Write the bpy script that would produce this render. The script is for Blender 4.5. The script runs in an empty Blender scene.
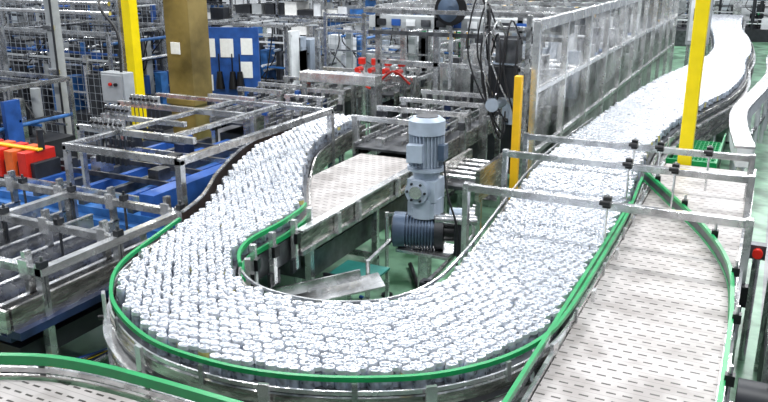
import bpy, math, random
import numpy as np
from mathutils import Vector, Matrix
random.seed(7)
rng=np.random.default_rng(3)
bpy.context.scene.view_settings.view_transform='Standard'

# ---------------------------------------------------------------- materials
MATS={}
def mat(name,col,rough=.5,metal=0.,noise=.12,nscale=6.,bump=0.,alpha=1.,bscale=40.,stretch=(1,1,1),emit=0):
    m=bpy.data.materials.new(name);m.use_nodes=True
    nt=m.node_tree;N=nt.nodes;L=nt.links
    b=N['Principled BSDF']
    tc=N.new('ShaderNodeTexCoord');mp=N.new('ShaderNodeMapping');mp.inputs['Scale'].default_value=stretch
    L.new(tc.outputs['Object'],mp.inputs[0])
    nz=N.new('ShaderNodeTexNoise');nz.inputs['Scale'].default_value=nscale;nz.inputs['Detail'].default_value=5
    L.new(mp.outputs[0],nz.inputs['Vector'])
    rp=N.new('ShaderNodeValToRGB');rp.color_ramp.elements[0].position=.3;rp.color_ramp.elements[1].position=.7
    rp.color_ramp.elements[0].color=(*[max(0,c*(1-noise*1.6)) for c in col],1)
    rp.color_ramp.elements[1].color=(*[min(1,c*(1+noise*1.2)) for c in col],1)
    L.new(nz.outputs['Fac'],rp.inputs[0]);L.new(rp.outputs[0],b.inputs['Base Color'])
    b.inputs['Roughness'].default_value=rough;b.inputs['Metallic'].default_value=metal
    b.inputs['Alpha'].default_value=alpha
    if metal>.5:
        rr=N.new('ShaderNodeMapRange');rr.inputs[3].default_value=rough-.12;rr.inputs[4].default_value=rough+.2
        L.new(nz.outputs['Fac'],rr.inputs[0]);L.new(rr.outputs[0],b.inputs['Roughness'])
    if bump:
        n2=N.new('ShaderNodeTexNoise');n2.inputs['Scale'].default_value=bscale
        bp=N.new('ShaderNodeBump');bp.inputs['Strength'].default_value=bump;bp.inputs['Distance'].default_value=.02
        L.new(mp.outputs[0],n2.inputs['Vector']);L.new(n2.outputs['Fac'],bp.inputs['Height']);L.new(bp.outputs[0],b.inputs['Normal'])
    MATS[name]=m
    return m
mat('steel',(.62,.625,.63),.22,.9,.28,7,bump=.15,bscale=18)
mat('steel_bright',(.86,.86,.86),.20,.82,.18,5,bump=.12,bscale=14)
mat('steel_dark',(.12,.125,.135),.35,.8,.35,7)
mat('steel_brushed',(.54,.52,.49),.22,.92,.38,4,stretch=(1,1,5),bump=.25,bscale=8)
mat('green',(.006,.27,.08),.32,0,.1)
mat('yellow',(.93,.72,.0),.4,0,.05)
mat('yellow_orange',(.88,.50,.01),.4,0,.06)
mat('bronze',(.25,.185,.065),.4,.35,.35,2)
mat('blue',(.02,.085,.32),.4,0,.2)
mat('blue_dark',(.015,.03,.085),.4,.2,.3)
mat('blue_mid',(.025,.12,.34),.45,0,.3)
mat('motor_blue',(.06,.09,.14),.35,.3,.2)
mat('motor_gray',(.36,.42,.50),.38,.15,.12)
mat('gray_paint',(.36,.38,.39),.5,0,.1)
mat('dark',(.016,.018,.023),.5,0,.3)
mat('black',(.005,.005,.006),.35)
mat('white',(.75,.77,.79),.45,0,.08)
mat('paper',(.85,.85,.82),.7,0,.04,20)
mat('orange',(.72,.12,.02),.45,0,.15)
mat('red',(.60,.02,.01),.4)
mat('lid',(.64,.66,.70),.27,.70,.10,12)
mat('lid_in',(.52,.555,.61),.22,.80,.36,30)
mat('can',(.45,.50,.58),.26,.68,.45,20)
mat('can_gold',(.58,.52,.18),.3,.4,.30,26)
mat('rust_brown',(.045,.028,.022),.4,.4,.3)
mat('cable',(.012,.012,.014),.4)
mat('teal',(.02,.20,.17),.5)
mat('glass_reflection_tint',(.55,.68,.67),.04,.3,.75,1.9,bump=1.0,alpha=.36,bscale=3.5)  # enclosure glass: pale reflection streaks painted into the base colour by noise
mat('wall',(.55,.60,.64),.8,0,.2,.6)
mat('wire',(.36,.39,.43),.4,.6,.2)

def slat_mat():
    m=bpy.data.materials.new('slat_belt');m.use_nodes=True;nt=m.node_tree;N=nt.nodes;L=nt.links;b=N['Principled BSDF']
    tc=N.new('ShaderNodeTexCoord');sp=N.new('ShaderNodeSeparateXYZ');L.new(tc.outputs['Object'],sp.inputs[0])
    def M(op,a,bv=None,c=None):
        n=N.new('ShaderNodeMath');n.operation=op
        for i,v in enumerate((a,bv,c)):
            if v is None: continue
            if isinstance(v,(int,float)): n.inputs[i].default_value=v
            else: L.new(v,n.inputs[i])
        return n.outputs[0]
    yy=M('DIVIDE',sp.outputs['Y'],.085);fy=M('FRACT',yy);row=M('FLOOR',yy)
    xx=M('ADD',M('DIVIDE',sp.outputs['X'],.085),M('MULTIPLY',row,.5));fx=M('FRACT',xx)
    slot=M('MULTIPLY',M('LESS_THAN',fy,.17),M('LESS_THAN',fx,.6))
    seam=M('MULTIPLY',M('LESS_THAN',M('ABSOLUTE',M('SUBTRACT',fy,.62)),.03),.35)
    k=M('MAXIMUM',slot,seam)
    nz=N.new('ShaderNodeTexNoise');nz.inputs['Scale'].default_value=4;nz.inputs['Detail'].default_value=8;L.new(tc.outputs['Object'],nz.inputs['Vector'])
    rp=N.new('ShaderNodeValToRGB');rp.color_ramp.elements[0].position=.35;rp.color_ramp.elements[1].position=.6
    rp.color_ramp.elements[0].color=(.29,.265,.25,1);rp.color_ramp.elements[1].color=(.46,.43,.415,1);L.new(nz.outputs['Fac'],rp.inputs[0])
    m2=N.new('ShaderNodeMixRGB');m2.inputs[2].default_value=(.05,.045,.04,1);L.new(rp.outputs[0],m2.inputs[1]);L.new(k,m2.inputs[0])
    L.new(m2.outputs[0],b.inputs['Base Color']);b.inputs['Roughness'].default_value=.42
    MATS['slat']=m
slat_mat()
def floor_mat():
    m=bpy.data.materials.new('floor_paint');m.use_nodes=True;nt=m.node_tree;N=nt.nodes;L=nt.links;b=N['Principled BSDF']
    tc=N.new('ShaderNodeTexCoord');sp=N.new('ShaderNodeSeparateXYZ');L.new(tc.outputs['Object'],sp.inputs[0])
    def cmp(op,s,v):
        n=N.new('ShaderNodeMath');n.operation=op;L.new(s,n.inputs[0])
        if isinstance(v,float): n.inputs[1].default_value=v
        else: L.new(v,n.inputs[1])
        return n.outputs[0]
    g=cmp('MULTIPLY',cmp('GREATER_THAN',sp.outputs['X'],-8.5),cmp('LESS_THAN',sp.outputs['X'],.25))
    nz=N.new('ShaderNodeTexNoise');nz.inputs['Scale'].default_value=2.2;nz.inputs['Detail'].default_value=9;L.new(tc.outputs['Object'],nz.inputs['Vector'])
    rp=N.new('ShaderNodeValToRGB');rp.color_ramp.elements[0].position=.38;rp.color_ramp.elements[1].position=.6
    L.new(nz.outputs['Fac'],rp.inputs[0])
    ga=N.new('ShaderNodeMixRGB');ga.inputs[1].default_value=(.06,.15,.08,1);ga.inputs[2].default_value=(.27,.50,.33,1);L.new(rp.outputs[0],ga.inputs[0])
    gb=N.new('ShaderNodeMixRGB');gb.inputs[1].default_value=(.05,.05,.055,1);gb.inputs[2].default_value=(.26,.26,.27,1);L.new(rp.outputs[0],gb.inputs[0])
    mx=N.new('ShaderNodeMixRGB');L.new(g,mx.inputs[0]);L.new(gb.outputs[0],mx.inputs[1]);L.new(ga.outputs[0],mx.inputs[2])
    L.new(mx.outputs[0],b.inputs['Base Color']);b.inputs['Roughness'].default_value=.3
    MATS['floor']=m
floor_mat()

# ---------------------------------------------------------------- mesh builder
class B:
    def __init__(s,name): s.name=name;s.v=[];s.f=[];s.m=[];s.sm=[];s.mats=[]
    def mi(s,m):
        if m not in s.mats: s.mats.append(m)
        return s.mats.index(m)
    def add(s,vs,fs,m,smooth=False):
        o=len(s.v);s.v+=[tuple(v) for v in vs];k=s.mi(m)
        for f in fs: s.f.append([i+o for i in f]);s.m.append(k);s.sm.append(smooth)
    def box(s,x0,x1,y0,y1,z0,z1,m):
        vs=[(x,y,z) for z in(z0,z1) for y in(y0,y1) for x in(x0,x1)]
        s.add(vs,[(0,2,3,1),(4,5,7,6),(0,1,5,4),(2,6,7,3),(0,4,6,2),(1,3,7,5)],m)
    def cbox(s,c,sz,m,rz=0.,rx=0.,ry=0.):
        R=Matrix.Rotation(rz,3,'Z')@Matrix.Rotation(ry,3,'Y')@Matrix.Rotation(rx,3,'X')
        vs=[Vector(c)+R@Vector((sx*sz[0]/2,sy*sz[1]/2,sz_*sz[2]/2)) for sz_ in(-1,1) for sy in(-1,1) for sx in(-1,1)]
        s.add(vs,[(0,2,3,1),(4,5,7,6),(0,1,5,4),(2,6,7,3),(0,4,6,2),(1,3,7,5)],m)
    def bar(s,a,b,w,h,m):
        a=Vector(a);b=Vector(b);d=(b-a).normalized()
        up=Vector((0,0,1)) if abs(d.z)<.95 else Vector((0,1,0))
        sd=d.cross(up).normalized();u=sd.cross(d)
        vs=[p+sd*i*w/2+u*j*h/2 for p in(a,b) for j in(-1,1) for i in(-1,1)]
        s.add(vs,[(0,1,3,2),(4,6,7,5),(0,4,5,1),(2,3,7,6),(0,2,6,4),(1,5,7,3)],m)
    def cyl(s,a,b,r,m,seg=14,r2=None,caps=True):
        a=Vector(a);b=Vector(b);r2=r if r2 is None else r2
        d=(b-a).normalized();up=Vector((0,0,1)) if abs(d.z)<.9 else Vector((1,0,0))
        e=d.cross(up).normalized();f=d.cross(e)
        ra=[a+(e*math.cos(t)+f*math.sin(t))*r for t in [2*math.pi*i/seg for i in range(seg)]]
        rb=[b+(e*math.cos(t)+f*math.sin(t))*r2 for t in [2*math.pi*i/seg for i in range(seg)]]
        s.add(ra+rb,[(i,i+seg,(i+1)%seg+seg,(i+1)%seg) for i in range(seg)],m,True)
        if caps: s.add(ra,[list(range(seg))],m);s.add(rb,[list(range(seg))[::-1]],m)
    def tube(s,pts,r,m,seg=8,sub=5):
        P=[Vector(p) for p in pts];Q=[2*P[0]-P[1]]+P+[2*P[-1]-P[-2]];pts=[]
        for i in range(1,len(Q)-2):
            p0,p1,p2,p3=Q[i-1:i+3]
            for k in range(sub):
                t=k/sub;pts.append(.5*((2*p1)+(p2-p0)*t+(2*p0-5*p1+4*p2-p3)*t*t+(3*p1-p0-3*p2+p3)*t**3))
        pts.append(P[-1]);n=len(pts);rings=[];up=Vector((0,0,1))
        d0=(pts[1]-pts[0]).normalized();e=d0.cross(up if abs(d0.z)<.95 else Vector((1,0,0))).normalized()
        for i,p in enumerate(pts):
            d=(pts[min(i+1,n-1)]-pts[max(i-1,0)]).normalized()
            e=(e-d*e.dot(d)).normalized();f=d.cross(e)
            rings+=[p+(e*math.cos(t)+f*math.sin(t))*r for t in [2*math.pi*k/seg for k in range(seg)]]
        s.add(rings,[(i*seg+k,(i+1)*seg+k,(i+1)*seg+(k+1)%seg,i*seg+(k+1)%seg) for i in range(n-1) for k in range(seg)],m,True)
    def ribbon(s,pts,z0,z1,t,m,off=0.):
        P=offset(pts,off-t/2);Q=offset(pts,off+t/2);n=len(P)
        vs=[];
        for p,q in zip(P,Q): vs+=[(p[0],p[1],z0),(q[0],q[1],z0),(q[0],q[1],z1),(p[0],p[1],z1)]
        fs=[(4*i+k,4*i+(k+1)%4,4*i+4+(k+1)%4,4*i+4+k) for i in range(n-1) for k in range(4)]
        fs+=[(0,3,2,1),(4*n-4,4*n-3,4*n-2,4*n-1)]
        s.add(vs,fs,m)
    def done(s,bevel=0.):
        me=bpy.data.meshes.new(s.name);me.from_pydata(s.v,[],s.f)
        for m in s.mats: me.materials.append(MATS[m])
        me.polygons.foreach_set('material_index',s.m);me.polygons.foreach_set('use_smooth',s.sm);me.update()
        o=bpy.data.objects.new(s.name,me);bpy.context.collection.objects.link(o)
        if bevel:
            md=o.modifiers.new('bevel','BEVEL');md.width=bevel;md.segments=2;md.limit_method='ANGLE'
        return o
def offset(pts,d):
    P=np.array(pts,float)[:,:2];T=np.gradient(P,axis=0);T/=np.linalg.norm(T,axis=1)[:,None]+1e-9
    Nn=np.stack([-T[:,1],T[:,0]],1);return P+Nn*d
def smooth(pts,step=.08):
    P=np.array(pts,float);Q=np.vstack([2*P[0]-P[1],P,2*P[-1]-P[-2]]);out=[]
    for i in range(1,len(Q)-2):
        p0,p1,p2,p3=Q[i-1:i+3];n=max(2,int(np.linalg.norm(p2-p1)/step))
        for k in range(n):
            t=k/n;out.append(.5*((2*p1)+(-p0+p2)*t+(2*p0-5*p1+4*p2-p3)*t*t+(-p0+3*p1-3*p2+p3)*t**3))
    out.append(P[-1]);return np.array(out)
def along(pts,step,start=0.):
    P=np.array(pts);d=np.r_[0,np.cumsum(np.linalg.norm(np.diff(P,axis=0),axis=1))]
    res=[]
    s=start
    while s<d[-1]:
        i=min(np.searchsorted(d,s,side='right')-1,len(P)-2);t=(s-d[i])/(d[i+1]-d[i]+1e-9)
        p=P[i]*(1-t)+P[i+1]*t;g=P[i+1]-P[i];g=g/np.linalg.norm(g);res.append((p,g));s+=step
    return res

# ---------------------------------------------------------------- room shell
b=B('floor');b.box(-30,8,-1,42,-.1,0,'floor');b.done()
b=B('wall_back');b.box(-30,8,41,41.2,0,7,'wall')
for x in range(-29,8,3): b.box(x,x+.25,40.85,41,0,7,'gray_paint')
b.done()
b=B('wall_left');b.box(-30.2,-30,-1,41,0,7,'wall');b.done()
b=B('wall_right');b.box(8,8.2,-1,41,0,7,'wall');b.done()

# ---------------------------------------------------------------- main U conveyor
OUT=[(-5.62,9.5),(-5.55,8.9),(-5.45,8.3),(-5.33,7.35),(-4.88,6.2),(-4.45,5.37),(-4.21,4.55),(-4.01,3.9),(-3.73,3.51),(-3.41,3.26),(-2.99,3.07),(-2.58,3.02),(-2.21,3.05),(-1.85,3.16),(-1.52,3.33),(-1.31,3.5),(-1.12,3.75),(-.99,4.07),(-.94,4.45),(-.93,5.2),(-.94,6.6),(-1.0,7.8),(-1.08,9.7),(-.90,12.),(-.50,14.3),(-.36,16.5),(-.42,18.7),(-.38,20.5),(-.5,23.5),(-.9,28),(-1.1,34)]
INN=[(-4.98,9.5),(-4.95,9.0),(-4.88,8.5),(-4.66,7.65),(-4.12,6.6),(-3.62,5.75),(-3.50,5.2),(-3.48,4.64),(-3.30,4.27),(-2.97,4.02),(-2.6,3.96),(-2.3,4.02),(-2.02,4.22),(-1.86,4.6),(-1.86,5.2),(-1.93,6.0),(-2.02,6.9),(-2.1,7.9),(-2.13,9.2),(-2.02,12.4),(-1.8,15.5),(-1.42,18.2),(-1.3,20.4),(-1.5,24),(-2.,29),(-2.3,34)]
so=smooth(OUT);si=smooth(INN)
b=B('accumulation_conveyor')
def resample(P,n):
    d=np.r_[0,np.cumsum(np.linalg.norm(np.diff(P,axis=0),axis=1))];t=np.linspace(0,d[-1],n)
    return np.stack([np.interp(t,d,P[:,0]),np.interp(t,d,P[:,1])],1)
def split(P):
    k=int(np.argmin(P[:,1]));return P[:k+1],P[k:]
for po,pi in zip(split(so),split(si)):
    a=resample(po,160);c=resample(pi,160)
    vs=[];
    for p,q in zip(a,c): vs+=[(p[0],p[1],1.08),(q[0],q[1],1.08),(p[0],p[1],.98),(q[0],q[1],.98)]
    fs=[(4*i,4*i+1,4*i+5,4*i+4) for i in range(159)]+[(4*i+2,4*i+6,4*i+7,4*i+3) for i in range(159)]
    b.add(vs,fs,'steel_dark')
b.ribbon(so,1.02,1.085,.02,'steel_brushed',-.03)
b.ribbon(so,.97,1.02,.02,'dark',-.015)
b.ribbon(so,.60,.93,.02,'steel_brushed',-.05)
b.ribbon(so,.93,.955,.08,'steel_bright',-.05)
b.ribbon(so,.74,.755,.035,'steel_dark',-.06)
b.ribbon(si,.84,1.085,.02,'steel_brushed',.03)
for p,g in along(so,.86,.3):
    n=np.array([g[1],-g[0]])
    q=p+n*.05
    if p[1]>12: continue
    b.cbox((q[0]+n[0]*.02,q[1]+n[1]*.02,.95),(.022,.06,.42),'steel_bright',math.atan2(g[1],g[0])+math.pi/2)
    b.cyl((q[0]+n[0]*.02,q[1]+n[1]*.02,.98),(q[0]+n[0]*.07,q[1]+n[1]*.07,.98),.018,'black',8)
for p,g in along(so,1.7,.9):
    n=np.array([g[1],-g[0]]);q=p-n*.12
    b.cyl((q[0],q[1],0),(q[0],q[1],.98),.035,'steel_bright')
    b.cyl((q[0],q[1],0),(q[0],q[1],.03),.07,'dark')
for p,g in along(si,1.7,.5):
    n=np.array([g[1],-g[0]]);q=p+n*.1
    b.cyl((q[0],q[1],0),(q[0],q[1],.98),.035,'steel_bright')
mo=(so[:,1]<8.0)&~((so[:,0]<-3.9)&(so[:,1]>4.9))
gr=so[mo]
b.ribbon(gr,1.175,1.203,.024,'green',-.015)
b.ribbon(gr,1.10,1.125,.012,'steel_bright',-.03)
for p,g in along(gr,.86,.2):
    n=np.array([g[1],-g[0]]);q=p+n*.045
    b.cbox((q[0],q[1],1.12),(.03,.015,.12),'steel',math.atan2(g[1],g[0]))
gl=so[(so[:,0]<-3.9)&(so[:,1]>4.9)]
b.ribbon(gl,1.0,1.22,.015,'rust_brown',-.03)
b.ribbon(gl,1.22,1.235,.03,'steel',-.03)
gi=si[(si[:,0]<-3.2)&(si[:,1]<5.75)]
b.ribbon(gi,1.18,1.215,.025,'green',.03);b.ribbon(gi,1.06,1.10,.025,'green',.05)
b.ribbon(gi,.84,1.04,.02,'steel_dark',.04)
for p,g in along(gi,.33,.1):
    n=np.array([-g[1],g[0]]);q=p+n*.09
    b.cbox((q[0],q[1],.98),(.045,.045,.44),'steel_bright',math.atan2(g[1],g[0]))
    b.cbox((q[0]+n[0]*.03,q[1]+n[1]*.03,1.04),(.07,.03,.09),'black',math.atan2(g[1],g[0]))
    b.cbox((q[0],q[1],.80),(.14,.03,.12),'dark',math.atan2(g[1],g[0]))
gi2=si[(si[:,0]>-3.25)&(si[:,1]<11)]
b.ribbon(gi2,1.15,1.17,.015,'steel_bright',.03)
b.done()

# cans
def in_poly(P,poly):
    x,y=P[:,0],P[:,1];ins=np.zeros(len(P),bool);n=len(poly);j=n-1
    for i in range(n):
        xi,yi=poly[i];xj,yj=poly[j]
        c=((yi>y)!=(yj>y))&(x<(xj-xi)*(y-yi)/(yj-yi+1e-12)+xi);ins^=c;j=i
    return ins
oo=offset(so,.05);ii=offset(si,-.045)
poly=np.vstack([oo,ii[::-1]])
sp=.0685;a=math.radians(9)
G=[]
for j in range(-700,700):
    for i in range(-500,500):
        G.append((i*sp+(j%2)*sp/2,j*sp*.866))
G=np.array(G);G=G@np.array([[math.cos(a),math.sin(a)],[-math.sin(a),math.cos(a)]])+np.array([-3,14])
G=G[(G[:,0]>-6)&(G[:,0]<0)&(G[:,1]>2.8)&(G[:,1]<34)]
G=G[in_poly(G,poly)]
G=G+rng.normal(0,.006,G.shape)
def prof_mesh(seg,prof,mi_of):
    vs=[(r*math.cos(2*math.pi*k/seg),r*math.sin(2*math.pi*k/seg),z) for r,z in prof for k in range(seg)]
    fs=[];mi=[]
    for i in range(len(prof)-1):
        for k in range(seg): fs.append((i*seg+k,i*seg+(k+1)%seg,(i+1)*seg+(k+1)%seg,(i+1)*seg+k));mi.append(mi_of[i])
    return np.array(vs),np.array(fs),mi,[ (len(prof)-1)*seg+k for k in range(seg)]
hi=prof_mesh(14,[(.033,0),(.033,.055),(.033,.094),(.0275,.110),(.0275,.116),(.0245,.116),(.023,.108)],[3,0,1,1,1,1])
lo=prof_mesh(8,[(.033,.02),(.033,.100),(.027,.114),(.022,.110)],[0,1,1])
near=G[:,1]<9.5
Ts=np.gradient(si,axis=0);Ts/=np.linalg.norm(Ts,axis=1)[:,None]
verts=[];base=0;allf=[];allm=[]
for sel,(pv,pf,pm,cap) in ((near,hi),(~near,lo)):
    g=G[sel];n=len(g)
    sc=1+rng.normal(0,.015,n)
    idx=np.array([np.argmin(((si-q)**2).sum(1)) for q in g]);T=Ts[idx]
    vv=np.repeat(pv[None],n,0)
    lx=vv[:,:,0]*1.27;ly=vv[:,:,1]*.97
    vv[:,:,0]=lx*T[:,0][:,None]-ly*T[:,1][:,None]+g[:,0][:,None]
    vv[:,:,1]=lx*T[:,1][:,None]+ly*T[:,0][:,None]+g[:,1][:,None]
    vv[:,:,2]=vv[:,:,2]*sc[:,None]+1.081
    verts.append(vv.reshape(-1,3))
    gold=rng.random(n)<.07
    for i in range(n):
        o=base+i*len(pv)
        allf.extend((pf+o).tolist());allm.extend([2 if (gold[i] and q==0) else q for q in pm])
        allf.append([c+o for c in cap]);allm.append(4)
    base+=n*len(pv)
verts=np.vstack(verts)
me=bpy.data.meshes.new('beverage_cans');me.from_pydata(verts.tolist(),[],allf)
for k in('can','lid','can_gold','can','lid_in'): me.materials.append(MATS[k])
me.polygons.foreach_set('material_index',allm)
me.polygons.foreach_set('use_smooth',[len(f)==4 for f in allf]);me.update()
bpy.context.collection.objects.link(bpy.data.objects.new('beverage_cans',me))

# ---------------------------------------------------------------- straight slat conveyor (right)
b=B('slat_conveyor')
b.box(-.895,-.02,1.2,9.1,1.05,1.08,'slat')
b.box(-.90,0,1.2,9.1,.80,1.0,'dark')
b.box(-.925,-.90,1.2,9.1,.86,1.11,'steel');b.box(-.02,.01,1.2,9.1,.86,1.11,'steel')
b.box(.01,.03,1.2,9.1,1.09,1.12,'steel_bright')
for y in(1.6,3.2,4.8,6.4,8.,9.0):
    for x in(-.86,-.03):
        b.box(x-.03,x+.03,y-.03,y+.03,0,.86,'steel')
    b.box(-.86,-.03,y-.02,y+.02,.3,.36,'steel')
lr=smooth([(-.955,1.2),(-.955,3),(-.955,5),(-.955,7.0)])
b.ribbon(lr,1.17,1.205,.025,'green');b.ribbon(lr,1.11,1.16,.012,'steel')
for y in np.arange(1.5,7,.6): b.box(-.985,-.965,y,y+.03,1.0,1.19,'steel')
rr=smooth([(.0,1.2),(0,3.),(.0,4.3),(-.01,5.0),(-.07,5.75),(-.28,6.5),(-.62,7.3),(-1.0,8.15)])
b.ribbon(rr,1.19,1.22,.026,'green');b.ribbon(rr,1.10,1.12,.022,'green')
b.ribbon(rr,1.12,1.18,.01,'steel_dark')
for p,g in along(rr,.8,.4): 
    b.cyl((p[0]+.03,p[1],1.08),(p[0]+.03,p[1],1.3),.012,'steel')
    b.cbox((p[0]+.03,p[1],1.22),(.05,.05,.06),'black')
b.done()

b=B('slat_conveyor')
b.box(-4.28,-3.42,5.5,8.1,1.02,1.05,'slat')
b.box(-3.42,-3.39,5.3,8.2,.90,1.08,'steel_brushed');b.box(-4.2,-3.45,5.5,8.1,.8,1.0,'dark')
b.box(-3.44,-3.36,5.3,8.2,1.07,1.09,'steel_bright')
b.box(-3.44,-3.37,5.3,8.2,.86,.90,'steel')
for y in(5.5,6.8,8.1):
    b.box(-3.46,-3.40,y-.03,y+.03,0,.88,'steel');b.box(-4.2,-4.14,y-.03,y+.03,0,.8,'steel');b.box(-4.2,-3.4,y-.02,y+.02,.3,.35,'steel')
for y in(5.9,6.3,7.2,7.6): b.cbox((-3.36,y,.98),(.04,.06,.2),'steel_bright')
b.box(-4.1,-3.5,5.6,7.9,.5,.75,'steel_dark')
b.done()

b=B('curved_slat_conveyor')
cr=smooth([(-4.6,1.6),(-4.2,2.15),(-3.9,2.4),(-3.6,2.55),(-3.35,2.65),(-3.04,2.70),(-2.7,2.715),(-2.2,2.72),(-1.6,2.72),(-1.0,2.72)])
ci=offset(cr,-1.0)
vs=[];n=len(cr)
for p,q in zip(cr,ci): vs+=[(p[0],p[1]-.03,1.06),(q[0],q[1],1.06)]
b.add(vs,[(2*i,2*i+1,2*i+3,2*i+2) for i in range(n-1)],'slat')
b.ribbon(cr,1.15,1.205,.035,'green');b.ribbon(cr,.85,1.08,.02,'steel_brushed',.0);b.ribbon(cr,1.1,1.13,.02,'steel')
for p,g in along(cr,.7,.2): b.cbox((p[0],p[1]+.03,1.03),(.04,.03,.26),'steel',math.atan2(g[1],g[0]))
for p,g in along(cr,1.4,.3): b.cyl((p[0],p[1]-.1,0),(p[0],p[1]-.1,1.05),.035,'steel')
b.done()

# ---------------------------------------------------------------- guide frames right
def clamp(b,x,y,z,top,m='steel_bright'):
    b.cyl((x,y,z),(x,y,top),.012,m,8)
    b.cbox((x,y,top-.06),(.06,.06,.09),'black');b.cyl((x-.05,y-.04,top-.06),(x+.03,y-.04,top-.06),.022,'black',8)
for k,(y,x0,x1,cl) in enumerate([(5.9,-2.10,.0,(-.97,)),(7.18,-2.17,-.03,(-1.02,-.62)),(8.0,-2.2,-.05,(-1.1,-.4,-.85))]):
    b=B('guide_rail_frame')
    b.box(x0,x1,y-.03,y+.03,1.45,1.51,'steel')
    b.box(x0-.05,x0,y-.03,y+.03,0,1.52,'steel');b.box(x1,x1+.055,y-.03,y+.03,0,1.52,'steel')
    b.box(x0-.09,x0+.04,y-.07,y+.07,0,.02,'steel');b.box(x1-.02,x1+.10,y-.07,y+.07,0,.02,'steel')
    for x in cl: clamp(b,x,y-.04,1.12,1.58)
    b.cbox((x1+.03,y-.05,.95),(.1,.08,.16),'black')
    b.done(.004)

# ---------------------------------------------------------------- guide frames left
b=B('infeed_guide_frame')
def comb(b,x,y,z,n,dx=.07):
    for i in range(n):
        b.box(x+i*dx,x+i*dx+.018,y-.05,y+.02,z-.03,z+.10,'steel');b.cbox((x+i*dx+.01,y-.05,z+.05),(.03,.03,.03),'black')
        b.cyl((x+i*dx+.01,y,z-.35),(x+i*dx+.01,y,z),.008,'steel_dark',6);b.cbox((x+i*dx+.01,y,z-.37),(.03,.06,.08),'dark')
for (y,x0,x1) in((5.5,-6.3,-4.82),(6.25,-6.9,-5.25),(7.6,-7.6,-5.55)):
    b.box(x0,x1,y-.03,y+.03,1.45,1.52,'steel');b.box(x0,x0+.05,y-.03,y+.03,0,1.5,'steel')
    comb(b,x0+.25,y,1.52,7 if y>5.6 else 0)
comb(b,-7.2,7.0,1.5,6);b.box(-7.3,-6.0,6.97,7.03,1.42,1.48,'steel')
b.box(-4.86,-4.79,5.47,8.35,1.45,1.52,'steel')
b.box(-6.33,-6.27,5.5,8.4,1.46,1.51,'steel')
b.box(-4.86,-4.79,5.47,5.54,.0,1.5,'steel');b.box(-4.86,-4.79,8.3,8.37,.0,1.5,'steel')
b.box(-5.62,-5.56,6.2,8.4,1.46,1.51,'steel');b.box(-7.6,-4.8,8.3,8.36,1.46,1.51,'steel')
b.done(.004)

b=B('blue_transfer_deck')
b.box(-8.3,-5.75,6.0,9.2,.55,.62,'blue_mid')
for i in range(4): b.box(-8.3,-5.0+.0*i,5.62+.12*i,5.74+.12*i,.30+.09*i,.39+.09*i,'blue_mid')
for i in range(7): b.box(-8.2+i*.36,-8.12+i*.36,6.0,9.2,.62,.72,'blue' if i%2 else 'steel_dark')
for i in range(5): b.box(-8.2,-5.8,6.2+i*.6,6.24+i*.6,.72,.78,'steel_dark' if i%3 else 'steel')
for i in range(9):
    x=-8.1+.31*((i*5)%8);y=6.9+.6*(i//3);b.box(x,x+.16,y,y+.22,.72,.72+.1+.05*(i%3),['dark','steel_dark','steel','blue_dark'][i%4])
b.box(-5.85,-5.65,6.0,9.2,.2,.9,'blue')
for x in(-8.2,-7,-5.9):
    for y in(6.1,9.1): b.box(x-.04,x+.04,y-.04,y+.04,0,.56,'steel')
b.box(-8.2,-5.1,5.7,5.9,0,.3,'dark')
b.done()

b=B('lane_divider_conveyor')
b.box(-7.4,-4.55,3.3,5.15,.70,.74,'blue_dark')
b.box(-7.4,-4.5,3.25,3.28,.80,.97,'steel_brushed');b.box(-4.53,-4.5,3.3,5.2,.80,.97,'steel_brushed')
b.box(-7.4,-4.6,3.4,5.1,.45,.6,'dark')
for i in range(9):
    x=-7.3+i*.33
    b.box(x,x+.015,3.3,5.15,.74,.95,'steel');b.box(x+.08,x+.22,3.3,5.15,.74,.80,'blue_dark');b.box(x+.12,x+.14,3.3,5.15,.80,.84,'steel')
    b.box(x-.01,x+.03,3.3,5.15,.95,.96,'steel_bright')
for y in(3.6,4.35,5.1):
    b.box(-7.4,-4.5,y-.03,y+.03,1.11,1.17,'steel')
    for i in range(0,9,2):
        x=-7.3+i*.33;b.box(x-.01,x+.03,y-.03,y+.03,.95,1.28,'steel');b.box(x-.03,x+.06,y-.05,y-.03,1.08,1.22,'steel_bright')
        b.cyl((x+.16,y,.86),(x+.16,y,1.26),.012,'steel_dark',8);b.cbox((x+.16,y,1.2),(.05,.07,.05),'dark')
    for x in(-7.4,-5.9,-4.55): b.box(x,x+.06,y-.03,y+.03,0,1.2,'steel')
for x in(-5.9,-4.55): b.box(x,x+.07,3.57,5.13,1.11,1.17,'steel_bright')
b.done()
b=B('conduit_bundle')
for i in range(10):
    b.tube([(-7.2,2.3+.09*i,.25+.05*(i%2)),(-5.5,2.6+.09*i,.3),(-4.7,2.8+.1*i,.28),(-4.45,4.4+.04*i,.25),(-4.55-.03*i,6.5,.25)],.022,['steel','dark','blue','steel_dark','steel_bright','dark','yellow','dark','steel','blue'][i])
for x in(-7,-5.6): b.box(x,x+.05,2.2,3.2,0,.24,'steel')
b.done()

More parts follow.
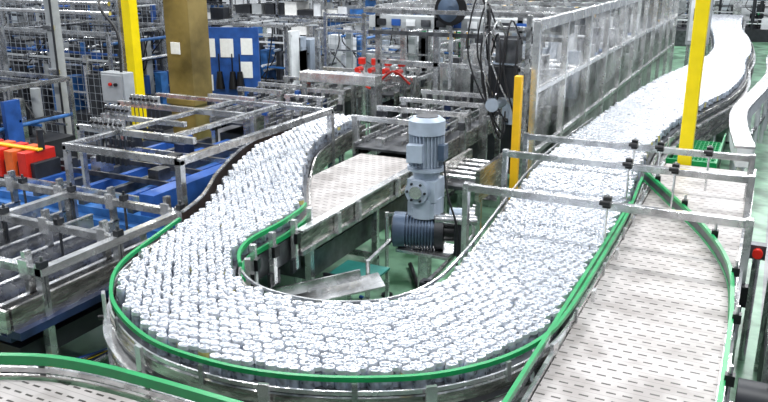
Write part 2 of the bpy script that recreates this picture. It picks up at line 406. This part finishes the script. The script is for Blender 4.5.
# ---------------------------------------------------------------- gear motor tower
b=B('gearmotor_drive')
cx,cy=-2.66,6.3
b.box(cx-.16,cx+.16,cy-.16,cy+.16,0,.02,'steel');b.box(cx-.05,cx+.05,cy-.05,cy+.05,.02,.72,'steel_bright')
b.box(cx-.22,cx+.30,cy-.18,cy+.18,.70,.73,'steel')
A=Vector((cx-.26,cy-.12,.90));D=Vector((.93,.3,0)).normalized()
b.cyl(A,A+D*.11,.165,'motor_blue',24);b.cyl(A-D*.015,A,.13,'dark',24);b.cyl(A-D*.02,A-D*.015,.05,'motor_gray',16)
for i in range(9): b.cyl(A+D*(.125+i*.028),A+D*(.139+i*.028),.165,'motor_blue',24)
b.cyl(A+D*.11,A+D*.40,.14,'motor_blue',20);b.cyl(A+D*.38,A+D*.46,.17,'dark',20)
b.cbox(A+D*.25+Vector((0,0,.19)),(.17,.14,.09),'motor_gray',.3)
b.cyl(A+D*.46,A+D*.62,.09,'black',16);b.cbox(A+D*.62+Vector((0,0,-.05)),(.12,.2,.3),'dark',.3)
b.cyl(A+D*.3+Vector((.1,-.05,.14)),A+D*.68+Vector((.1,-.05,.14)),.045,'steel',14)
b.cbox((cx,cy,1.12),(.26,.24,.14),'motor_gray');b.cyl((cx,cy,1.04),(cx,cy,1.22),.15,'motor_gray',20)
b.cbox((cx,cy,1.30),(.27,.24,.20),'motor_gray');b.cyl((cx-.02,cy-.18,1.30),(cx-.02,cy+.16,1.30),.11,'motor_gray',20)
b.cyl((cx-.02,cy-.2,1.30),(cx-.02,cy-.17,1.30),.06,'steel_bright',16)
for k in range(6):
    t=k*math.pi/3;b.cyl((cx-.02+.085*math.cos(t),cy-.195,1.3+.085*math.sin(t)),(cx-.02+.085*math.cos(t),cy-.18,1.3+.085*math.sin(t)),.012,'dark',8)
b.cyl((cx,cy,1.38),(cx,cy,1.50),.11,'motor_gray',20,.14);b.cyl((cx,cy,1.48),(cx,cy,1.51),.175,'motor_gray',24)
b.cyl((cx,cy,1.51),(cx,cy,1.82),.125,'motor_gray',24)
for k in range(28):
    t=2*math.pi*k/28;b.cbox((cx+.14*math.cos(t),cy+.14*math.sin(t),1.66),(.04,.007,.28),'motor_gray',t)
b.cyl((cx,cy,1.81),(cx,cy,1.93),.165,'motor_gray',28);b.cyl((cx,cy,1.93),(cx,cy,1.96),.165,'motor_gray',28,.12)
b.cyl((cx,cy,1.96),(cx,cy,1.965),.10,'dark',20)
b.cbox((cx-.03,cy-.19,1.66),(.14,.08,.16),'motor_gray',.2);b.cbox((cx+.17,cy-.03,1.66),(.06,.11,.14),'motor_blue')
b.cyl((cx+.2,cy+.1,1.05),(cx+.38,cy+.15,1.05),.06,'motor_gray',16);b.cyl((cx+.36,cy+.14,1.05),(cx+.42,cy+.16,1.05),.07,'steel_bright',16)
b.tube([(cx+.19,cy-.05,1.58),(cx+.25,cy-.1,1.3),(cx+.36,cy-.1,.9),(cx+.3,cy-.15,.3),(cx-.1,cy-.2,.05)],.010,'cable')
b.done(.004)

b=B('steel_chute')
b.cbox((-3.05,5.25,.62),(.30,.85,.015),'steel_bright',-.9,.15);b.cbox((-3.2,5.15,.68),(.02,.85,.09),'steel',-.9,.15)
b.box(-3.3,-3.26,5.2,5.24,0,.62,'steel');b.box(-2.8,-2.76,5.3,5.34,0,.58,'steel')
b.done()
b=B('drip_tray')
b.box(-3.4,-2.95,5.7,6.15,.5,.52,'teal')
for x in(-3.38,-2.97):
    for y in (5.72,6.13): b.box(x-.015,x+.015,y-.015,y+.015,0,.5,'steel')
b.box(-3.4,-2.95,5.68,5.7,.48,.56,'dark');b.done()
b=B('pipe_stand')
for (x,y,h) in((-3.2,6.6,.9),(-3.05,7.1,.8),(-2.4,6.9,1.0),(-2.35,5.6,.7),(-2.9,5.6,.8)):
    b.cyl((x,y,0),(x,y,h),.02,'steel_bright',8);b.cyl((x,y,0),(x,y,.02),.06,'dark')
b.bar((-3.2,6.6,.88),(-2.4,6.9,.88),.03,.03,'steel');b.bar((-3.05,7.1,.78),(-2.9,5.6,.78),.03,.03,'steel');b.bar((-2.35,5.6,.68),(-2.4,6.9,.68),.03,.03,'steel')
b.cbox((-2.35,5.62,.62),(.1,.1,.16),'dark');b.cbox((-3.0,6.9,.7),(.12,.1,.12),'steel_dark')
b.done()
b=B('cable_duct');b.tube([(-3.3,7.4,.04),(-2.9,6.8,.04),(-2.5,6.7,.05),(-2.2,5.9,.04),(-2.5,5.2,.04),(-3.0,5.0,.04)],.025,'cable');b.tube([(-3.4,6.4,.03),(-2.8,6.0,.03),(-2.3,5.3,.03)],.02,'blue')
b.box(-3.3,-2.3,4.75,4.9,0,.08,'steel_dark');b.box(-2.25,-2.1,5.0,7.5,0,.07,'steel_dark');b.done()

# ---------------------------------------------------------------- centre machine conveyors
def conv_frame(name,x0,x1,y0,y1,z,top='slat',posts=1.5,seed=1,rails=3):
    r=random.Random(seed);b=B(name)
    b.box(x0+.03,x1-.03,y0,y1,z-.03,z,top);b.box(x0,x0+.03,y0,y1,z-.16,z+.05,'steel');b.box(x1-.03,x1,y0,y1,z-.16,z+.05,'steel_brushed')
    b.box(x0+.1,x1-.1,y0+.1,y1-.1,.25,z-.2,'dark')
    y=y0+.15
    while y<y1:
        for x in(x0-.04,x1+.04):
            b.box(x-.035,x+.035,y-.035,y+.035,0,posts,'steel_bright' if r.random()<.5 else 'steel')
            if r.random()<.7: b.cbox((x,y-.05,posts-r.uniform(.05,.3)),(.08,.06,.1),r.choice(['dark','steel_dark','blue']))
        b.box(x0-.1,x1+.1,y-.03,y+.03,posts-.05,posts+.01,'steel_bright')
        b.box(x0,x1,y-.02,y+.02,.3,.36,'steel')
        y+=r.uniform(.5,.8)
    for k in range(rails):
        x=x0+(x1-x0)*(k+.5)/rails
        b.box(x-.012,x+.012,y0,y1,z+.08,z+.13,'steel');b.box(x-.01,x+.01,y0,y1,z+.2,z+.22,'steel_bright')
        yy=y0+.15
        while yy<y1: b.cyl((x,yy,z+.1),(x,yy,posts),.01,'steel',6);b.cbox((x,yy,posts-.04),(.05,.05,.06),'dark');yy+=.5
    for i in range(int((y1-y0)*3)):
        x=r.uniform(x0,x1);yy=r.uniform(y0+.2,y1-.2);w=r.uniform(.06,.16);h=r.uniform(.05,.3)
        b.cbox((x,yy,z+h/2),(w,w,h),r.choice(['dark','steel','steel_dark','blue_dark','steel_bright','motor_gray']))
    b.done();return b
conv_frame('lane_conveyor',-4.6,-3.5,8.5,10.9,1.02,'steel_dark',1.38,2,4)
conv_frame('lane_conveyor',-6.3,-5.85,9.0,10.5,1.0,'steel_dark',1.36,3,3)
conv_frame('lane_conveyor',-7.5,-6.85,9.3,13.,.95,'steel_dark',1.32,4,3)
conv_frame('lane_conveyor',-6.3,-5.8,12.3,14.0,1.0,'steel_dark',1.36,5,3)
b=B('box_beam_bridge')
b.box(-6.7,-5.35,10.6,10.85,1.42,1.58,'steel_bright')
for x in(-6.7,-5.45): b.box(x,x+.1,10.65,10.8,0,1.42,'steel')
b.done(.01)
b=B('red_valve_bank')
b.box(-6.5,-5.3,11.9,12.1,1.3,1.4,'steel')
for x in(-6.5,-5.36): b.box(x,x+.06,11.95,12.05,0,1.3,'steel')
for x in(-6.3,-6.05,-5.8,-5.55):
    b.cyl((x,12,1.4),(x,12,1.56),.05,'steel_bright');b.cyl((x,12,1.56),(x,12,1.66),.065,'red',12);b.cyl((x,11.8,1.48),(x,12,1.48),.045,'red')
b.tube([(-6.3,11.85,1.48),(-6.0,11.7,1.2),(-5.6,11.75,1.5),(-5.3,11.8,1.3)],.02,'red')
b.done()
b=B('return_conveyor')
b.box(-3.25,-2.85,8.2,9.2,.72,.76,'steel_dark')
b.box(-3.3,-3.25,8.2,9.2,.6,.98,'steel_brushed');b.box(-2.85,-2.80,8.2,9.2,.6,.98,'steel_brushed')
for y in np.arange(8.3,9.2,.2):
    b.cyl((-3.25,y,.85),(-2.85,y,.85),.03,'steel',10)
for y in(8.3,9.1):
    for x in(-3.27,-2.83): b.box(x-.03,x+.03,y-.03,y+.03,0,.6,'steel')
b.done()

# ---------------------------------------------------------------- glazed enclosure
b=B('machine_guard_enclosure')
ys=[9.3+i*1.45 for i in range(11)]
for y in ys:
    b.box(-2.56,-2.48,y-.04,y+.04,0,2.58,'steel_bright')
for z in(1.75,.95,.1): b.box(-2.55,-2.49,9.3,ys[-1],z-.03,z+.03,'steel_bright')
b.box(-2.56,-2.47,9.3,ys[-1],2.48,2.6,'steel_bright')
b.box(-2.525,-2.515,9.34,ys[-1],.98,2.48,'glass_reflection_tint');b.box(-2.525,-2.515,9.34,ys[-1],.14,.92,'glass_reflection_tint')
for x in(-3.3,-4.6,-5.6):
    b.box(x-.04,x+.04,11.2,11.28,0,2.58,'steel')
b.box(-5.75,-2.6,11.2,11.6,2.26,2.44,'gray_paint');b.box(-5.8,-2.5,11.18,11.26,2.5,2.57,'steel_bright');b.box(-5.75,-2.6,11.17,11.2,2.16,2.22,'steel_dark')
for i in range(12): b.box(-5.6+i*.25,-5.45+i*.25,11.18,11.2,2.3,2.4,['dark','blue','white','steel_dark'][i%4])
b.box(-5.6,-2.5,11.2,11.3,1.7,1.76,'steel')
for y in ys[1:]:
    b.box(-5.6,-2.5,y-.03,y+.03,2.52,2.58,'steel')
b.box(-5.65,-5.58,11.2,ys[-1],2.5,2.6,'steel_bright');b.box(-5.65,-5.58,11.2,ys[-1],1.2,1.26,'steel')
for y in ys[2:]: b.box(-5.65,-5.57,y-.04,y+.04,0,2.58,'steel')
b.done()
b=B('seamer_machine')
r=random.Random(5)
b.box(-5.2,-2.9,13.1,22,0,.9,'steel_dark')
for i in range(150):
    x=r.uniform(-5.0,-3.0);y=r.uniform(13.2,22);w=r.uniform(.1,.35);h=r.uniform(.1,1.3)
    b.cbox((x,y,.9+h/2),(w,w,h),r.choice(['steel','steel_bright','motor_gray','steel_dark','dark','white','white','dark']))
for i in range(14):
    y=13+i*.65;b.cyl((-4.8,y,1.5),(-3.0,y,1.5),.05,r.choice(['steel_bright','steel','blue_mid']))
b.box(-5.1,-3.0,11.7,12.9,0,.8,'dark')
for i in range(40):
    x=r.uniform(-5.0,-3.1);y=r.uniform(11.8,12.8);w=r.uniform(.08,.3);h=r.uniform(.1,1.2)
    b.cbox((x,y,.8+h/2),(w,w,h),r.choice(['steel','steel_bright','dark','steel_dark','dark','steel_bright','motor_gray']))
b.done()
b=B('pneumatic_tower')
b.box(-3.45,-2.8,9.9,10.3,0,.1,'steel')
for x in(-3.4,-2.86): b.box(x,x+.06,10.,10.06,.1,2.6,'steel')
for z in(1.2,1.6,2.0,2.4): b.box(-3.4,-2.8,9.98,10.08,z,z+.05,'steel')
b.box(-3.3,-2.95,9.85,10.05,1.55,1.95,'dark');b.box(-3.2,-2.9,9.82,10.0,2.0,2.3,'steel_dark');b.cyl((-3.2,9.75,1.45),(-3.2,10.15,1.45),.09,'motor_gray')
b.cyl((-2.95,9.9,1.2),(-2.95,9.9,1.5),.07,'motor_gray')
r=random.Random(9)
for i in range(12):
    x=-3.4+r.random()*.55;x2=-3.4+r.random()*.55;zt=r.uniform(2.3,2.9);zb=r.uniform(1.1,1.8);s_=r.uniform(-.15,.15)
    b.tube([(x,9.97,zt-.3),(x+s_,9.85,zt),(x+s_*1.5,9.78,(zt+zb)/2),(x2,9.82,zb-.15),(x2,9.97,zb+.1)],.012,'cable' if i%4 else 'steel')
b.done()
b=B('support_post');b.box(-2.68,-2.59,8.97,9.06,0,1.97,'yellow_orange');b.box(-2.74,-2.53,8.91,9.12,0,.03,'yellow_orange');b.done(.008)
b=B('support_post');b.box(-.79,-.645,9.18,9.32,0,4.6,'yellow');b.box(-.85,-.58,9.12,9.38,0,.03,'yellow');b.done(.01)
b=B('support_post');b.box(-9.5,-9.32,9.75,9.93,0,4.6,'yellow');b.box(-9.6,-9.2,9.65,10.05,0,.03,'yellow');b.done(.01)
b=B('steel_column');b.box(-10.5,-10.34,9.1,9.26,0,4.6,'gray_paint');b.box(-10.58,-10.26,9.02,9.34,0,.03,'gray_paint')
for z in(.8,1.5,2.2,2.9): b.box(-10.54,-10.3,9.06,9.1,z,z+.08,'steel')
b.tube([(-10.3,9.05,.2),(-10.28,9.03,1.5),(-10.3,9.05,3.0),(-10.3,9.05,4.4)],.02,'dark');b.done(.01)
b=B('pipe_run')
for i,(z,c) in enumerate(((2.75,'blue_mid'),(2.6,'steel'),(2.45,'steel_bright'))): b.cyl((-15,9.6,z),(-9.6,9.6,z),.035,c,10)
for x in(-14.5,-12.3): b.box(x,x+.06,9.62,9.68,0,2.9,'steel')
b.done()
b=B('convex_mirror')
b.cyl((-4.33,11.1,2.58),(-4.32,11.05,2.58),.24,'black',28);b.cyl((-4.32,11.05,2.58),(-4.31,11.02,2.58),.19,'motor_blue',28,.05);b.bar((-4.33,11.13,0),(-4.33,11.13,2.5),.05,.05,'steel');b.done()

b=B('machine_column')
b.box(-9.2,-8.68,10.4,10.9,0,4.5,'bronze');b.box(-9.25,-8.63,10.35,10.95,.9,1.0,'bronze')
b.box(-9.1,-8.9,10.385,10.4,1.75,1.95,'paper');b.done(.02)
NB=Vector((-9.12,11.97,1.35))
b=B('notice_board')
b.cbox(NB,(1.2,.06,1.45),'blue',.35)
RZ=Matrix.Rotation(.35,3,'Z')
for dx,dz,w,h in((-.35,.35,.25,.34),(.0,.35,.25,.34),(.38,.38,.22,.3),(.36,-.05,.22,.3),(-.4,-.3,.2,.3)):
    b.cbox(NB+RZ@Vector((dx,-.04,dz)),(w,.012,h),'paper',.35)
for dx in(-.15,.1,.24):
    p=NB+RZ@Vector((dx,-.09,-.2));b.cyl(p+Vector((0,0,-.2)),p+Vector((0,0,.12)),.09,'black',10,.05);b.cyl(p,p+Vector((0,0,.45)),.012,'black',8)
for dx in(-.5,.5):
    p=NB+RZ@Vector((dx,0.03,-1.35));b.bar(p,p+Vector((0,0,.8)),.05,.05,'steel')
b.done()
b=B('junction_box')
b.box(-8.5,-8.07,8.2,8.4,1.32,1.76,'gray_paint');b.box(-8.47,-8.10,8.185,8.2,1.35,1.73,'gray_paint');b.box(-8.32,-8.24,8.3,8.36,0,1.35,'steel')
b.cyl((-8.3,8.18,1.6),(-8.3,8.15,1.6),.025,'red',10);b.cyl((-8.2,8.18,1.6),(-8.2,8.15,1.6),.025,'black',10)
b.tube([(-8.4,8.3,1.35),(-8.45,8.2,1.0),(-8.6,8.2,.7),(-8.5,8.1,.3)],.02,'cable');b.tube([(-8.2,8.3,1.76),(-8.25,8.35,2.3),(-8.6,8.4,2.7),(-9.4,9.7,2.9)],.02,'cable');b.done(.01)
b=B('orange_drive_cover')
X=-9.0;Y=6.35
b.box(X,X+1.15,Y,Y+.45,0,.7,'dark')
for i in range(5): b.box(X+.03+i*.23,X+.18+i*.23,Y-.05,Y+.4,.7,1.05,'orange' if i%2 else 'red');b.box(X+.18+i*.23,X+.25+i*.23,Y,Y+.4,.7,.92,'dark')
b.box(X,X+1.15,Y+.1,Y+.18,1.05,1.08,'yellow_orange');b.cyl((X+1.1,Y+.2,1.05),(X+1.1,Y+.2,1.3),.04,'dark');b.done(.01)

def clutter(name,x0,x1,y0,y1,z0,z1,n,pal,seed):
    r=random.Random(seed);b=B(name)
    b.box(x0,x1,y0,y1,0,z0,pal[0])
    for i in range(n):
        x=r.uniform(x0,x1);y=r.uniform(y0,y1);w=r.uniform(.05,.4);d=r.uniform(.05,.4);h=r.uniform(.1,z1-z0)
        c=r.choice(pal);t=r.random()
        if t<.42: b.box(max(x0,x-w/2),min(x1,x+w/2),max(y0,y-d/2),min(y1,y+d/2),z0,z0+h,c)
        elif t<.62: b.cyl((x,y,z0),(x,y,z0+h),w*.22,c,10)
        elif t<.78: b.bar((x0,y,z0+h),(x1,y,z0+h),.035,.035,c)
        elif t<.88: b.cyl((x,y0,z0+h),(x,y1,z0+h),.03,c,8)
        else:
            x2=r.uniform(x0,x1);b.tube([(x,y,z1),(x,y,z0+h),((x+x2)/2,y,z0+h*.5),(x2,y,z0+.05)],.015,'cable')
    for x in(x0,x1):
        for y in(y0,y1): b.bar((x,y,0),(x,y,z1),.06,.06,'steel')
    b.bar((x0,y0,z1),(x1,y0,z1),.06,.06,'steel_bright');b.bar((x0,y1,z1),(x1,y1,z1),.06,.06,'steel')
    b.bar((x0,y0,z1),(x0,y1,z1),.06,.06,'steel');b.bar((x1,y0,z1),(x1,y1,z1),.06,.06,'steel')
    b.done()
pal1=['dark','steel','steel_dark','blue_mid','blue','dark','steel_bright','gray_paint','dark','steel','steel_dark']
pal2=['steel_dark','white','steel','gray_paint','steel_bright','blue_mid','dark','white','motor_gray','steel_bright','gray_paint']
pal3=['dark','white','steel_bright','steel','yellow_orange','motor_gray','white','green','dark','white','gray_paint']
for i,(a,c,d,e,z0,z1,n,p) in enumerate([
 (-11.6,-9.8,7.0,8.8,.6,1.5,60,pal1),(-14,-10.7,10.6,12.6,.5,2.0,110,pal1),(-17,-12,13.5,16,.6,2.4,150,pal1),
 (-11.6,-9.4,14.4,16,.5,1.9,90,pal2),(-9,-6.3,15,17.5,.5,1.8,110,pal2),(-22,-17,17,20,.6,2.6,150,pal1),
 (-8.5,-6.2,19,23,.5,2.1,110,pal3),(-14,-9.5,22.8,25.5,.6,2.4,140,pal2),(-8,-3.4,26.3,30,.6,2.2,150,pal3),
 (-20,-15,24,28,.6,2.6,140,pal2),(-14,-9,30,34,.6,2.4,120,pal3),(-7.5,-2.9,33,37,.6,2.2,120,pal2),(-2.5,1.5,36,39,.5,1.8,120,pal3),
 (-22,-15.5,31,36,.6,2.6,120,pal2)]):
    clutter('packing_machine',a,c,d,e,z0,z1,n,p,11+i)

def fence(x0,y0,x1,y1,h,cell=.12,n=3,w=.006):
    b=B('safety_fence');a=Vector((x0,y0,0));c=Vector((x1,y1,0));L=(c-a).length;d=(c-a)/L
    k=int(L/cell)
    for i in range(k+1):
        p=a+d*(i*cell);b.bar(p+Vector((0,0,.15)),p+Vector((0,0,h)),w,w,'wire')
    for j in range(int((h-.15)/cell)+1):
        z=.15+j*cell;b.bar(a+Vector((0,0,z)),c+Vector((0,0,z)),w,w,'wire')
    for i in range(n+1):
        p=a+d*(L*i/n);b.bar(p,p+Vector((0,0,h+.05)),.06,.06,'steel')
    b.bar(a+Vector((0,0,h)),c+Vector((0,0,h)),.04,.04,'steel')
    b.done()
fence(-14.2,9.9,-9.7,9.9,3.2,.13,3)
fence(-15.5,12.9,-11,12.9,3.2,.14,3)
fence(-8.3,14.2,-6.5,14.2,2.2,.12,2)

def rack(x0,x1,y,h,seed):
    r=random.Random(seed);b=B('storage_rack')
    k=int((x1-x0)/1.3)
    for i in range(k+1):
        x=x0+(x1-x0)*i/k
        for yy in(y,y+.8): b.box(x-.03,x+.03,yy-.03,yy+.03,0,h,'steel')
    z=.3
    while z<h-.2:
        b.box(x0,x1,y-.03,y+.83,z,z+.05,'steel');x=x0+.1
        while x<x1-.4:
            w=r.uniform(.2,.5);b.box(x,x+w,y+.05,y+.7,z+.05,z+.05+r.uniform(.12,.38),r.choice(['white','white','paper','steel_bright','gray_paint','blue_mid','dark']));x+=w+r.uniform(.02,.15)
        z+=.5
    b.done()
rack(-13.5,-9.0,18.0,2.8,1);rack(-9.3,-5.9,24.2,2.6,2);rack(-20,-15,21.5,3.,3)

b=B('control_cabinet')
b.box(-1.98,-1.45,21.4,21.8,1.2,2.35,'gray_paint');b.box(-1.93,-1.5,21.38,21.4,1.3,2.3,'white');b.box(-1.85,-1.6,21.37,21.385,1.8,2.1,'dark')
b.box(-1.95,-1.88,21.5,21.6,0,1.2,'steel');b.box(-1.55,-1.48,21.5,21.6,0,1.2,'steel');b.done(.01)
b=B('white_guard_panel')
wp=smooth([(-.12,9.7),(-.25,11),(-.28,12.3),(-.1,14.2),(.08,16.5),(.05,18.7),(.08,20.5)])
b.ribbon(wp,.98,1.2,.16,'white');b.ribbon(wp,.5,.55,.05,'steel');b.ribbon(wp,1.2,1.23,.22,'steel_bright')
for p,g in along(wp,1.2,.2): b.cyl((p[0],p[1],0),(p[0],p[1],1.0),.04,'white')
b.done()
b=B('green_mesh_guard')
b.box(-.96,-.40,9.8,11.6,.78,.82,'teal')
for i in range(12): b.box(-.96+i*.05,-.95+i*.05,9.8,11.6,.82,.84,'green')
for i in range(16): b.box(-.96,-.40,9.8+i*.12,9.815+i*.12,.82,.845,'green')
b.box(-.97,-.40,9.76,9.8,.76,.98,'green');b.box(-.42,-.40,9.8,11.6,.76,.98,'green')
for x in(-.92,-.44):
    for y in(9.85,11.5): b.box(x-.02,x+.02,y-.02,y+.02,0,.78,'steel')
b.done()
clutter('packing_machine',.6,3.5,14,20,.5,1.6,80,pal2,31)
clutter('packing_machine',.5,3.2,24,32,.5,1.7,120,pal2,33)
clutter('side_drive_unit',.25,.8,5.0,6.6,.5,1.0,25,['dark','steel','steel_dark','black'],34)
b=B('emergency_stop_post')
b.cyl((.12,6.75,0),(.12,6.75,.95),.03,'steel');b.cbox((.12,6.75,1.0),(.12,.1,.12),'steel_dark');b.cyl((.12,6.7,1.0),(.12,6.65,1.0),.04,'red');b.done()
b=B('side_drive_motor')
b.box(.1,.5,4.2,4.6,0,.1,'dark');b.box(.2,.35,4.3,4.5,.1,.75,'steel');b.cyl((.08,4.4,.9),(.55,4.4,.9),.12,'dark',18);b.cyl((.3,4.4,.7),(.3,4.4,1.1),.07,'black');b.done()

# ---------------------------------------------------------------- lights
w=bpy.data.worlds.new('World');bpy.context.scene.world=w;w.use_nodes=True;nt=w.node_tree
bg=nt.nodes['Background'];tc=nt.nodes.new('ShaderNodeTexCoord');sx=nt.nodes.new('ShaderNodeSeparateXYZ');rp=nt.nodes.new('ShaderNodeValToRGB')
nt.links.new(tc.outputs['Generated'],sx.inputs[0]);nt.links.new(sx.outputs['Z'],rp.inputs[0]);nt.links.new(rp.outputs[0],bg.inputs[0])
rp.color_ramp.elements[0].color=(.13,.145,.17,1);rp.color_ramp.elements[1].color=(.82,.90,1,1);rp.color_ramp.elements[1].position=.65
bg.inputs[1].default_value=.72
for y in(3,9,16,24,32):
    for x in(-14,-6,0):
        l=bpy.data.lights.new('high_bay_light','AREA');l.shape='RECTANGLE';l.size=2.4;l.size_y=.5;l.energy=325;l.color=(.98,.99,1)
        o=bpy.data.objects.new('high_bay_light',l);bpy.context.collection.objects.link(o);o.location=(x,y,6.8)

cam=bpy.data.cameras.new('camera');co=bpy.data.objects.new('camera',cam);bpy.context.collection.objects.link(co)
co.location=(0,0,3.3);cam.lens=36*780/768;cam.clip_end=200
co.rotation_euler=(math.radians(90-17.3),0,math.radians(26.1))
bpy.context.scene.camera=co
